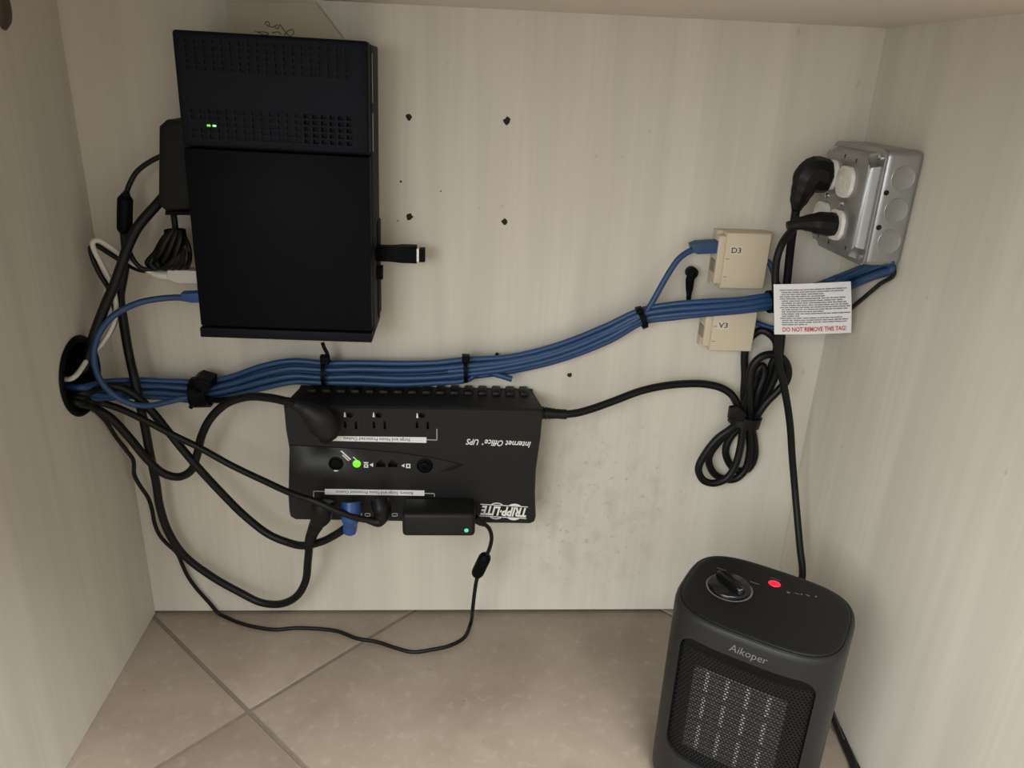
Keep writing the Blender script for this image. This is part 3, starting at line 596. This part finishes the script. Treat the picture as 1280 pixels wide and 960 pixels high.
tie(802, 397, .027, (1, 0, .45), .0115, .0125, .006, .0015, 'small black clamp where the arching patch cable joins the bundle', 'cable_clamp', [(796, 386.5), (803, 385), (805, 391), (797, 393)], [(804, 402, .038), (806, 405, .036), (809, 407, .034)])
tie(964, 377, .041, (1, 0, .12), .0105, .0125, .0075, .002, 'black clip on the blue bundle at the tag edge', 'cable_clip')
t = root('nail', 'small dark nail in the wall above the right part of the bundle', 'nail', tuple(at(621, 441, y=0)))
q = at(621, 441, y=0); bm = B(); lathe(bm, [(.0008, -.008), (.0008, .005), (.0022, .006), (.0020, .0075), (0, .008)], ((q.x, 0, q.z), (1, 0, 0), (0, 0, 1), (0, -1, 0)), 12); mk('shank', bm, M['black'], t)
t = root('zip_tie_mount', 'black strap with round head hanging beside the upper wall jack', 'strap', tuple(at(862, 386, y=-.006)))
bm = B(); tube(bm, wp([(866, 342, .010), (863, 348, .011), (862, 358, .010), (861, 370, .012), (860, 384, .022)]), [(.0062, .005), (.0052, .0045), (.0046, .0035), (.0030, .002), (.0030, .0015)], 10, 5, (0, -1, 0)); mk('strap', bm, M['black'], t)
q = at(865, 341, y=-.012); bm = B(); lathe(bm, [(.0066, -.006), (.0066, .003), (.005, .0045), (.003, .0045), (.0026, .002), (0, .002)], (tuple(q), (1, 0, 0), (0, 0, 1), (0, -1, 0)), 20); mk('head', bm, M['black'], t)

# ------------------------------------------------------------------ wall jacks
def jack(x0, x1, z0, z1, d, txt, tpx, shift, label, by):
    t = root('wall_jack', label, 'wall jack', ((x0 + x1) / 2, 0, z0), group='ivory wall jacks')
    bm = B(); prism(bm, [(x0 - .001, z0), (x1, z0), (x1, z1), (x0 - .001, z1)], XZ, .0004, d * .45); mk('base', bm, M['ivory'], t)
    bm = B(); prism(bm, [(x0 + .006, z0 - .001 + shift), (x1 + .0005, z0 - .001), (x1 + .0005, z1 + .0005), (x0 + .006, z1 + .0005)], XZ, d * .45, d, .0022, 3); mk('cover', bm, M['ivory'], t)
    bm = B(); box(bm, (x0 - .0015, -d * .9, z0 + .004), (x0 + .0065, -.003, z1 - .004), .001, 2); mk('side_frame', bm, M['ivory'], t)
    zc = z0 + (z1 - z0) * .37
    bm = B(); box(bm, (x0 - .0028, -d * .82, zc - .007), (x0 + .001, -.007, zc + .007), .0008, 1); tag(mk('port_shutter', bm, M['shutter'], t), 'grey shutter over the empty port')
    bm = B(); box(bm, (x0 + .0075, -d - .0004, z0 + (z1 - z0) * .53), (x0 + .0115, -d + .001, z0 + (z1 - z0) * .53 + .0007)); box(bm, (x0 + .0075, -d - .0004, z0 + (z1 - z0) * .20), (x0 + .0115, -d + .001, z0 + (z1 - z0) * .20 + .0007)); mk('latch_mark', bm, M['shutter'], t)
    q = at(*tpx, y=-d); bm = B(); prism(bm, rrect(q.x - .0068, q.z - .0048, q.x + .0068, q.z + .0048, .0006, 2), XZ, d, d + .0002); mk('name_label', bm, M['tagface'], t, flat=True)
    bm = B(); text(bm, txt, (q.x, -d - .0003, q.z), *UPR, width=.0108, height=.0062, bold=.012); mk('name_print', bm, M['pb'], t, flat=True)
jack(.676, .7315, .4635, .5245, .028, 'D3', (920.5, 313), 0, 'ivory wall jack marked D3', None)
jack(.6735, .7295, .3895, .4435, .028, 'V3', (904, 406.5), 0, 'ivory wall jack marked V3 under the blue bundle', None)

# ------------------------------------------------------------------ galvanised outlet box on the right wall
BX = .790; BY0, BY1, BZ0, BZ1 = -.1235, -.016, .5135, .6235
eb = root('outlet_box', 'galvanised steel outlet box with four white sockets on the right wall', 'outlet box', (W, -.0685, BZ0))
bm = B(); box(bm, (BX, BY0, BZ0), (W - .0004, BY1, BZ1), .0062, 4); mk('box_body', bm, M['galv'], eb)
yc, zc = (BY0 + BY1) / 2, (BZ0 + BZ1) / 2
YZ = ((BX, yc, zc), (0, 1, 0), (0, 0, 1), (-1, 0, 0))         # face of the box, towards -x
hy, hz = (BY1 - BY0) / 2, (BZ1 - BZ0) / 2
bm = B(); prism(bm, rrect(-hy - .0006, -hz - .0006, hy + .0006, hz + .0006, .008, 5), YZ, 0, .0018, .0006, 1); mk('cover_flange', bm, M['galv'], eb)
def notched(a, b, r, n=6):                                     # plate outline with scooped corners round the screws
    out = []
    for sx, sy, a0 in ((1, 1, 270), (-1, 1, 0), (-1, -1, 90), (1, -1, 180)):
        pts = []
        for i in range(n + 1):
            t_ = math.radians(a0 - 90 * i / n); pts.append((sx * a + r * math.cos(t_), sy * b + r * math.sin(t_)))
        out += pts
    return out
bm = B(); prism(bm, notched(hy - .004, hz - .004, .0115), YZ, .0015, .0125, .0055, 5, .95); cover = mk('raised_cover', bm, M['galv'], eb)
for sy, sz in ((-1, 1), (1, -1), (-1, -1), (1, 1)):
    bm = B(); lathe(bm, [(.0034, .001), (.0034, .0034), (.0024, .0042), (0, .0044)], ((BX, yc + sy * (hy - .008), zc + sz * (hz - .008)), (0, 1, 0), (0, 0, 1), (-1, 0, 0)), 14); mk('cover_screw', bm, M['chrome'] if sz > 0 else M['galv'], eb)
FX = BX - .0125
def rface(yy, zz, ry=.0165, rz=.0165, flat=.0150):
    out = []
    for i in range(40):
        a = 2 * math.pi * i / 40; out.append((max(-.0162, min(.0162, .0172 * math.cos(a))), max(-flat, min(flat, rz * math.sin(a)))))
    return [(yy + p[0], zz + p[1]) for p in out]
SOCK = [(-.0795, .5885), (-.0775, .5455), (-.0435, .5915), (-.0415, .5480)]
YZ0 = ((FX, 0, 0), (0, 1, 0), (0, 0, 1), (-1, 0, 0))
for yy, zz in SOCK:
    bm = B(); prism(bm, rface(yy, zz), YZ0, -.003, .0036, .0008, 2); ct = B()
    for dy, hh in ((-.0058, .0042), (.0058, .0036)): box(ct, (FX - .01, yy + dy - .0011, zz - .0005 - hh), (FX + .001, yy + dy + .0011, zz - .0005 + hh + .002))
    prism(ct, circle(yy, zz - .0085, .0026, 10), YZ0, -.001, .01)
    mk('socket', cut(bm, ct), M['recep'], eb)
for yy, zz in ((-.0785, .567), (-.0425, .5698)):
    bm = B(); lathe(bm, [(.0028, -.001), (.0028, .001), (.0018, .0018), (0, .002)], ((FX, yy, zz), (0, 1, 0), (0, 0, 1), (-1, 0, 0)), 14); mk('socket_screw', bm, M['chrome'], eb)
for yy, zz in ((-.091, .610), (-.066, .612), (-.104, .527), (-.066, .5255), (-.040, .527)):
    bm = B(); box(bm, (FX - .0003, yy - .0008, zz - .0020), (FX + .001, yy + .0008, zz + .0020)); mk('slot', bm, M['hole'], eb)
SD = ((0, BY0, 0), (1, 0, 0), (0, 0, 1), (0, -1, 0))          # side towards the room
for zz in (.598, .568, .538):
    x = (BX + W) / 2 + .001; bm = B(); lathe(bm, [(.0118, 0), (.0118, .0005), (.0114, .0007), (.0109, .0005), (0, .0006)], ((x, BY0, zz), (1, 0, 0), (0, 0, 1), (0, -1, 0)), 30); mk('knockout', bm, M['galv'], eb)
for zz in (.5845, .5515):
    bm = B(); lathe(bm, [(.0026, 0), (.0026, .0003), (0, .0003)], ((BX + .0065, BY0, zz), (1, 0, 0), (0, 0, 1), (0, -1, 0)), 16); mk('screw_hole', bm, M['hole'], eb)

# cord of the battery backup: long curve, tied coil, then up to the outlet box
U = [(706, 518, .052), (722, 516, .05), (740, 511, .046), (768, 501, .04), (800, 489, .034), (826, 483, .028), (852, 480, .022), (880, 480, .018), (902, 485, .018), (915, 494, .020), (922, 507, .022), (926, 524, .022),
     (912, 537, .026), (897, 548, .026), (881, 568, .026), (873, 586, .026), (879, 600, .026), (892, 604, .026), (908, 598, .026), (919, 582, .025), (926, 556, .023), (929, 530, .021),
     (934, 500, .018), (942, 480, .017), (946, 464, .018), (953, 457, .018), (955, 468, .019), (947, 490, .02), (938, 518, .018),
     (916, 536, .016), (900, 550, .015), (886, 572, .014), (891, 590, .013), (903, 598, .012), (918, 599, .012), (931, 588, .012), (937, 566, .012), (936, 541, .013), (934, 522, .012),
     (930, 500, .008), (931, 470, .008), (931, 440, .008), (935, 427, .008), (942, 418, .010), (952, 413, .014), (962, 417, .018), (970, 427, .020), (970, 442, .020), (965, 456, .018), (961, 472, .014), (951, 499, .010), (943, 518, .009),
     (915, 544, .007), (907, 562, .007), (911, 578, .007), (921, 588, .007), (934, 587, .007), (943, 572, .008), (943, 553, .009), (940, 535, .012),
     (937, 510, .028), (937, 490, .030), (937, 474, .030), (941, 457, .030), (952, 446, .031), (966, 443, .031), (979, 449, .031), (985, 462, .031), (983, 476, .031), (972, 489, .030), (958, 503, .030), (948, 517, .028), (946, 523, .022), (951, 508, .018), (962, 486, .022), (971, 464, .026), (975, 440, .030), (977, 418, .034), (980, 385, .030), (984, 350, .026), (987, 320, .028), (990, 295, .036), (993, 276, .041), (995, 262, .0435)]
c = cable('power_cord', U, .0046, 'cord', None, sub=5, parent=ups)
py, pz = SOCK[2]
ex = at(1003, 238, y=-.045)
P_ = [at(*q, y=py) for q in ((1029, 220), (1017, 217), (1010, 223), (1004, 236), (999, 249), (995, 262))]
bm = B(); tube(bm, [(FX - .0036, py, pz), (FX - .009, py, pz)] + P_, [(.0150, .0140), (.0158, .0145), (.0175, .0155), (.0178, .0155), (.0165, .015), (.0125, .0125), (.0098, .0098), (.0055, .0055)], 10, 5, (0, -1, 0)); mk('plug', bm, M['cord'], c, angle=20)
t = root('velcro_strap', 'black strap tied round the coiled cord', 'strap', tuple(at(930, 525, y=-.02)))
bm = B(); a = at(935, 510, y=-.02); b = at(926, 538, y=-.02); sleeve(bm, at(931, 524, y=-.018), b - a, (0, -1, 0), .0180, .0160, .0125, .0016); mk('band', bm, M['cord'], t)
bm = B(); prism(bm, pp([(913, 510), (922, 508), (933, 517), (929, 528), (911, 524)], .036), XZ, .030, .037, .0012, 2); mk('flap', bm, M['cord'], t)
d = .074
t = root('warning_tag', 'white warning tag with small print and a red line, on the heater cord', 'tag', tuple(at(1016, 417, y=-d)))
TL, TR, BR, BL = [at(*q, y=-d) for q in ((967, 355.5), (1064, 352), (1065, 416.5), (968, 418))]
bm = B(); n_ = 12; rows_ = 6; grid = []
def tp(u, v): 
    q = (TL * (1 - u) + TR * u) * (1 - v) + (BL * (1 - u) + BR * u) * v
    return q + Vector((0, -.0016 * math.sin(u * math.pi * 1.2) - .0010 * math.sin(v * 4) * u, 0))
for s_ in (0, .0003):
    grid.append([[bm.verts.new(tp(i / n_, j / rows_) + Vector((0, s_, 0))) for i in range(n_ + 1)] for j in range(rows_ + 1)])
for k, gq in enumerate(grid):
    for j in range(rows_):
        for i in range(n_):
            f = (gq[j][i], gq[j][i + 1], gq[j + 1][i + 1], gq[j + 1][i]); bm.faces.new(f if k else f[::-1])
bd = [(0, i) for i in range(n_)] + [(j, n_) for j in range(rows_)] + [(rows_, i) for i in range(n_, 0, -1)] + [(j, 0) for j in range(rows_, 0, -1)]
for a, b in zip(bd, bd[1:] + bd[:1]): bm.faces.new((grid[0][a[0]][a[1]], grid[0][b[0]][b[1]], grid[1][b[0]][b[1]], grid[1][a[0]][a[1]]))
sheet = mk('sheet', bm, M['label'], t)
def on_tag(bm, s, u0, u1, v, h, bold):
    b2 = B(); text(b2, s, (0, 0, 0), (1, 0, 0), (0, 1, 0), u1 - u0, h, 0, bold, 0, left=True)
    bmesh.ops.triangulate(b2, faces=b2.faces[:]); mp = {}
    for w_ in b2.verts: mp[w_] = bm.verts.new(tp(u0 + w_.co.x, v - w_.co.y) + Vector((0, -.0009, 0)))
    for f in b2.faces:
        try: bm.faces.new([mp[w_] for w_ in f.verts])
        except ValueError: pass
    b2.free()
bm = B(); on_tag(bm, 'DO NOT REMOVE THIS TAG!', .10, .925, .895, .092, .014); mk('red_print', bm, M['pr'], t, flat=True, recalc=False)
# the small print is too small to read in the photograph: rows of tiny word-length marks
bm = B(); rnd = random.Random(5)
ends = [.93, .90, .62, .64, .91, .87, .92, .95, .97, .95, .63, .97, .31, .87, .96, .93, .41]
for k, e in enumerate(ends):
    v = .115 + k * .0428; u = .075 if k in (0, 3, 4, 8, 13) else .095
    while u < e:
        wl = min(rnd.uniform(.03, .09), e - u + .005); x = u
        while x < u + wl:
            lw = .0075; hh = rnd.choice((.020, .024, .024)); 
            vs = [bm.verts.new(tp(a, b) + Vector((0, -.0003, 0))) for a, b in ((x, v - hh / 2), (x + lw * .78, v - hh / 2), (x + lw * .78, v + hh / 2), (x, v + hh / 2))]
            bm.faces.new(vs); x += lw * 1.25
        u += wl + .013
tag(mk('small_print', bm, M['pb'], t, flat=True, recalc=False), kind='stuff')
bm = B(); sleeve(bm, at(977, 385, y=-.0655), (0, 0, 1), (0, -1, 0), .0055, .0055, .012, .0006); box(bm, tuple(at(974, 398, y=-.0742)), tuple(at(980, 372, y=-.070))); mk('fold_loop', bm, M['label'], t)

# ------------------------------------------------------------------ fan heater
HA = math.radians(-34.2)
ht = root('fan_heater', 'charcoal fan heater with round knob and mesh grille on the tiles', 'heater', (.686, -.2649, 0), (0, 0, HA))
A_, B_, NE, HH = .0792, .0636, 3.4, .2205
def se(t, ins=0):
    c_, s_ = math.cos(t), math.sin(t)
    r = (abs(c_) ** NE + abs(s_) ** NE) ** (-1 / NE); return (A_ - ins) * r * c_, (B_ - ins) * r * s_
def yf(x): return -B_ * (1 - min(1, abs(x / A_)) ** NE) ** (1 / NE)
def stack(bm, prof, n=96):
    rs = [[bm.verts.new((*se(2 * math.pi * j / n, ins), z)) for j in range(n)] for z, ins in prof]
    for P_, Q_ in zip(rs, rs[1:]):
        for j in range(n): bm.faces.new((P_[j], P_[(j + 1) % n], Q_[(j + 1) % n], Q_[j]))
    bm.faces.new(rs[0][::-1]); bm.faces.new(rs[-1])
bm = B(); stack(bm, [(.003, .006), (.004, .003), (.008, .0008), (.014, 0), (.2135, 0), (.2165, .0006), (.2188, .0018), (.2198, .0034), (.2198, .0042), (.2180, .0044)])
ct = B(); prism(ct, rrect(-.0595, .054, .0635, .1965, .016, 6), ((0, 0, 0), (1, 0, 0), (0, 0, 1), (0, -1, 0)), .034, .09)
mk('housing', cut(bm, ct), M['heater'], ht, local=True, angle=30)
bm = B(); stack(bm, [(.2165, .0047), (.2202, .0047), (.2210, .0056), (.2214, .0080), (.2216, .0120)], 72); mk('top_panel', bm, M['htop'], ht, local=True)
TZ = .2216
kx, ky = -.0345, .0005
zf = ((kx, ky, TZ), (1, 0, 0), (0, 1, 0), (0, 0, 1))
bm = B(); n_ = 60
r0, r1 = .0222, .0205
vs = []
for i in range(n_ + 1):
    a = math.radians(112 + 296 * i / n_); vs.append([bm.verts.new((kx + r * math.cos(a), ky + r * math.sin(a), TZ + .0003)) for r in (r1, r0)])
for p_, q_ in zip(vs, vs[1:]): bm.faces.new((p_[0], q_[0], q_[1], p_[1]))
mk('dial_ring', bm, M['pg'], ht, local=True, flat=True, recalc=False)
bm = B(); lathe(bm, [(.0202, -.001), (.0202, .0025), (.0195, .004), (.0185, .0045), (0, .0045)], zf, 48)
kn = mk('knob', bm, M['knob'], ht, local=True)
bm = B(); prism(bm, rrect(-.0185, -.0042, .0185, .0042, .004, 5), ((kx, ky, TZ + .004), (math.cos(math.radians(147)), math.sin(math.radians(147)), 0), (-math.sin(math.radians(147)), math.cos(math.radians(147)), 0), (0, 0, 1)), 0, .0062, .0022, 3, .92); mk('grip', bm, M['knob'], kn, local=True)
bm = B(); lathe(bm, [(.0062, -.001), (.0062, .0002), (.0055, .0012), (.003, .002), (0, .0022)], ((.0012, .0322, TZ - .0005), (1, 0, 0), (0, .85, 0), (0, 0, 1)), 24); mk('indicator_light', bm, M['ledr'], ht, local=True)
bm = B()
for x, y, w_, h_ in ((-.050, .0265, .010, .0012), (-.016, .0222, .009, .0012), (.000, .0405, .010, .0007), (.016, .0255, .0028, .0026), (.0235, .0285, .004, .0012), (.0275, .0300, .0015, .002), (.033, .0315, .004, .0014), (.040, .034, .0018, .0022)):
    vs = [bm.verts.new((x + a * w_ / 2, y + b * h_ / 2, TZ + .0002)) for a, b in ((-1, -1), (1, -1), (1, 1), (-1, 1))]; bm.faces.new(vs)
tag(mk('dial_print', bm, M['pg'], ht, local=True, flat=True, recalc=False), kind='stuff')
bm = B(); text(bm, 'Aikoper', (.0035, -.0639, .2052), (1, 0, 0), (0, 0, 1), .034, .0105, .18, .0, .0001); mk('brand_print', bm, M['pg'], ht, local=True, flat=True)
# mesh grille: small hexagonal holes
bm = B(); PX = .0034; ro, ri, th = PX / math.sqrt(3), PX / math.sqrt(3) * .74, .0008
rowz = PX * math.sqrt(3) / 2
def inside(x, z): 
    dx = max(abs(x - .002) - (.0615 - .014), 0); dz = max(abs(z - .12525) - (.07125 - .014), 0); return dx * dx + dz * dz < .0145 ** 2
for j in range(-1, 44):
    z = .056 + j * rowz
    for i in range(-20, 22):
        x = i * PX + (PX / 2 if j % 2 else 0)
        if not inside(x, z): continue
        o_, i_, k_ = [], [], []
        for a in range(6):
            an = math.radians(30 + 60 * a); cx_, sx_ = math.cos(an), math.sin(an)
            f = lambda r, dp: (x + r * cx_, yf(x + r * cx_) + .0032 + dp, z + r * sx_)
            o_.append(bm.verts.new(f(ro, 0))); i_.append(bm.verts.new(f(ri, 0))); k_.append(bm.verts.new(f(ri, th)))
        for a in range(6):
            b = (a + 1) % 6; bm.faces.new((o_[a], o_[b], i_[b], i_[a])); bm.faces.new((i_[a], i_[b], k_[b], k_[a]))
tag(mk('grille_mesh', bm, M['grille'], ht, local=True, flat=True, recalc=False), kind='stuff')
ex0, ex1, ez0, ez1, ey = -.0440, .0425, .060, .1590, -.0500
bm = B(); box(bm, (-.058, -.0485, .056), (.062, -.0465, .1945)); mk('dark_backing', bm, M['grille'], ht, local=True)  # added black plate that darkens the recess around the element
bm = B(); box(bm, (ex0, ey + .0016, ez0), (ex1, ey + .0040, ez1)); el = mk('heating_element', bm, M['grille'], ht, local=True)
bm = B(); z = ez0
while z < ez1:
    box(bm, (ex0, ey + .0002, z), (ex1, ey + .0018, z + .0010)); z += .0021
tag(mk('fins', bm, M['fin'], el, local=True), kind='stuff')
for k in range(4):
    x = ex0 + .0135 + k * .0192
    for z0, z1 in ((ez1 - .024, ez1 - .001), (ez1 - .058, ez1 - .032), (ez1 - .096, ez1 - .066)):  # strips broken into dashes to imitate glints of reflected light
        bm = B(); box(bm, (x - .0018, ey - .0006, z0), (x + .0018, ey + .002, z1)); mk('heating_strip_glint', bm, M['alu'], el, local=True)
for k in range(3):
    x = ex0 + .0135 + (k + .5) * .0192; bm = B(); box(bm, (x - .0004, ey - .0004, ez0), (x + .0004, ey + .002, ez1)); mk('divider', bm, M['fin'], el, local=True)
for sx, sy in ((1, 1), (-1, 1), (1, -1), (-1, -1)):
    bm = B(); lathe(bm, [(.007, 0), (.0075, .001), (.0075, .0045), (0, .0045)], ((sx * .055, sy * .040, 0), (1, 0, 0), (0, 1, 0), (0, 0, 1)), 16); mk('foot', bm, M['black'], ht, local=True)
# heater cord with tag
hc = [(1006, 274, .078), (998, 280, .076), (988, 290, .066), (978, 304, .056), (971, 324, .054), (969, 348, .054), (971, 375, .058), (972, 400, .057), (973, 420, .054), (972, 436, .052), (974, 456, .050), (979, 478, .050), (984, 505, .050), (988, 535, .050), (990, 568, .052), (993, 605, .058), (996, 640, .07), (1000, 685, .09), (1003, 718, .105)]
hp = wp(hc); hl = [('w', *v) for v in hp] + [('w', .800, -.125, .050), ('w', .803, -.150, .012), fpt(1030, 862, .0042), fpt(1043, 897, .0042), fpt(1056, 930, .0042), fpt(1068, 962, .0042), ('w', .795, -.30, .0042), ('w', .790, -.325, .0042), ('w', .776, -.328, .0048), ('w', .764, -.312, .006), ('w', .757, -.295, .010), ('w', .752, -.284, .018)]
c = cable('power_cord', hl, .0042, 'cord', None, parent=ht)
py, pz = SOCK[1]
bm = B(); tube(bm, [(FX - .0036, py, pz), (FX - .008, py, pz), (FX - .020, py, pz + .001), (FX - .030, py, pz + .001), (FX - .040, py, pz), (FX - .052, py + .001, pz - .003)], [(.0118, .0115), (.0122, .0122), (.0115, .0112), (.0088, .0085), (.0068, .0066), (.0045, .0045)], 10, 5, (0, -1, 0)); mk('plug', bm, M['cord'], c, angle=20)
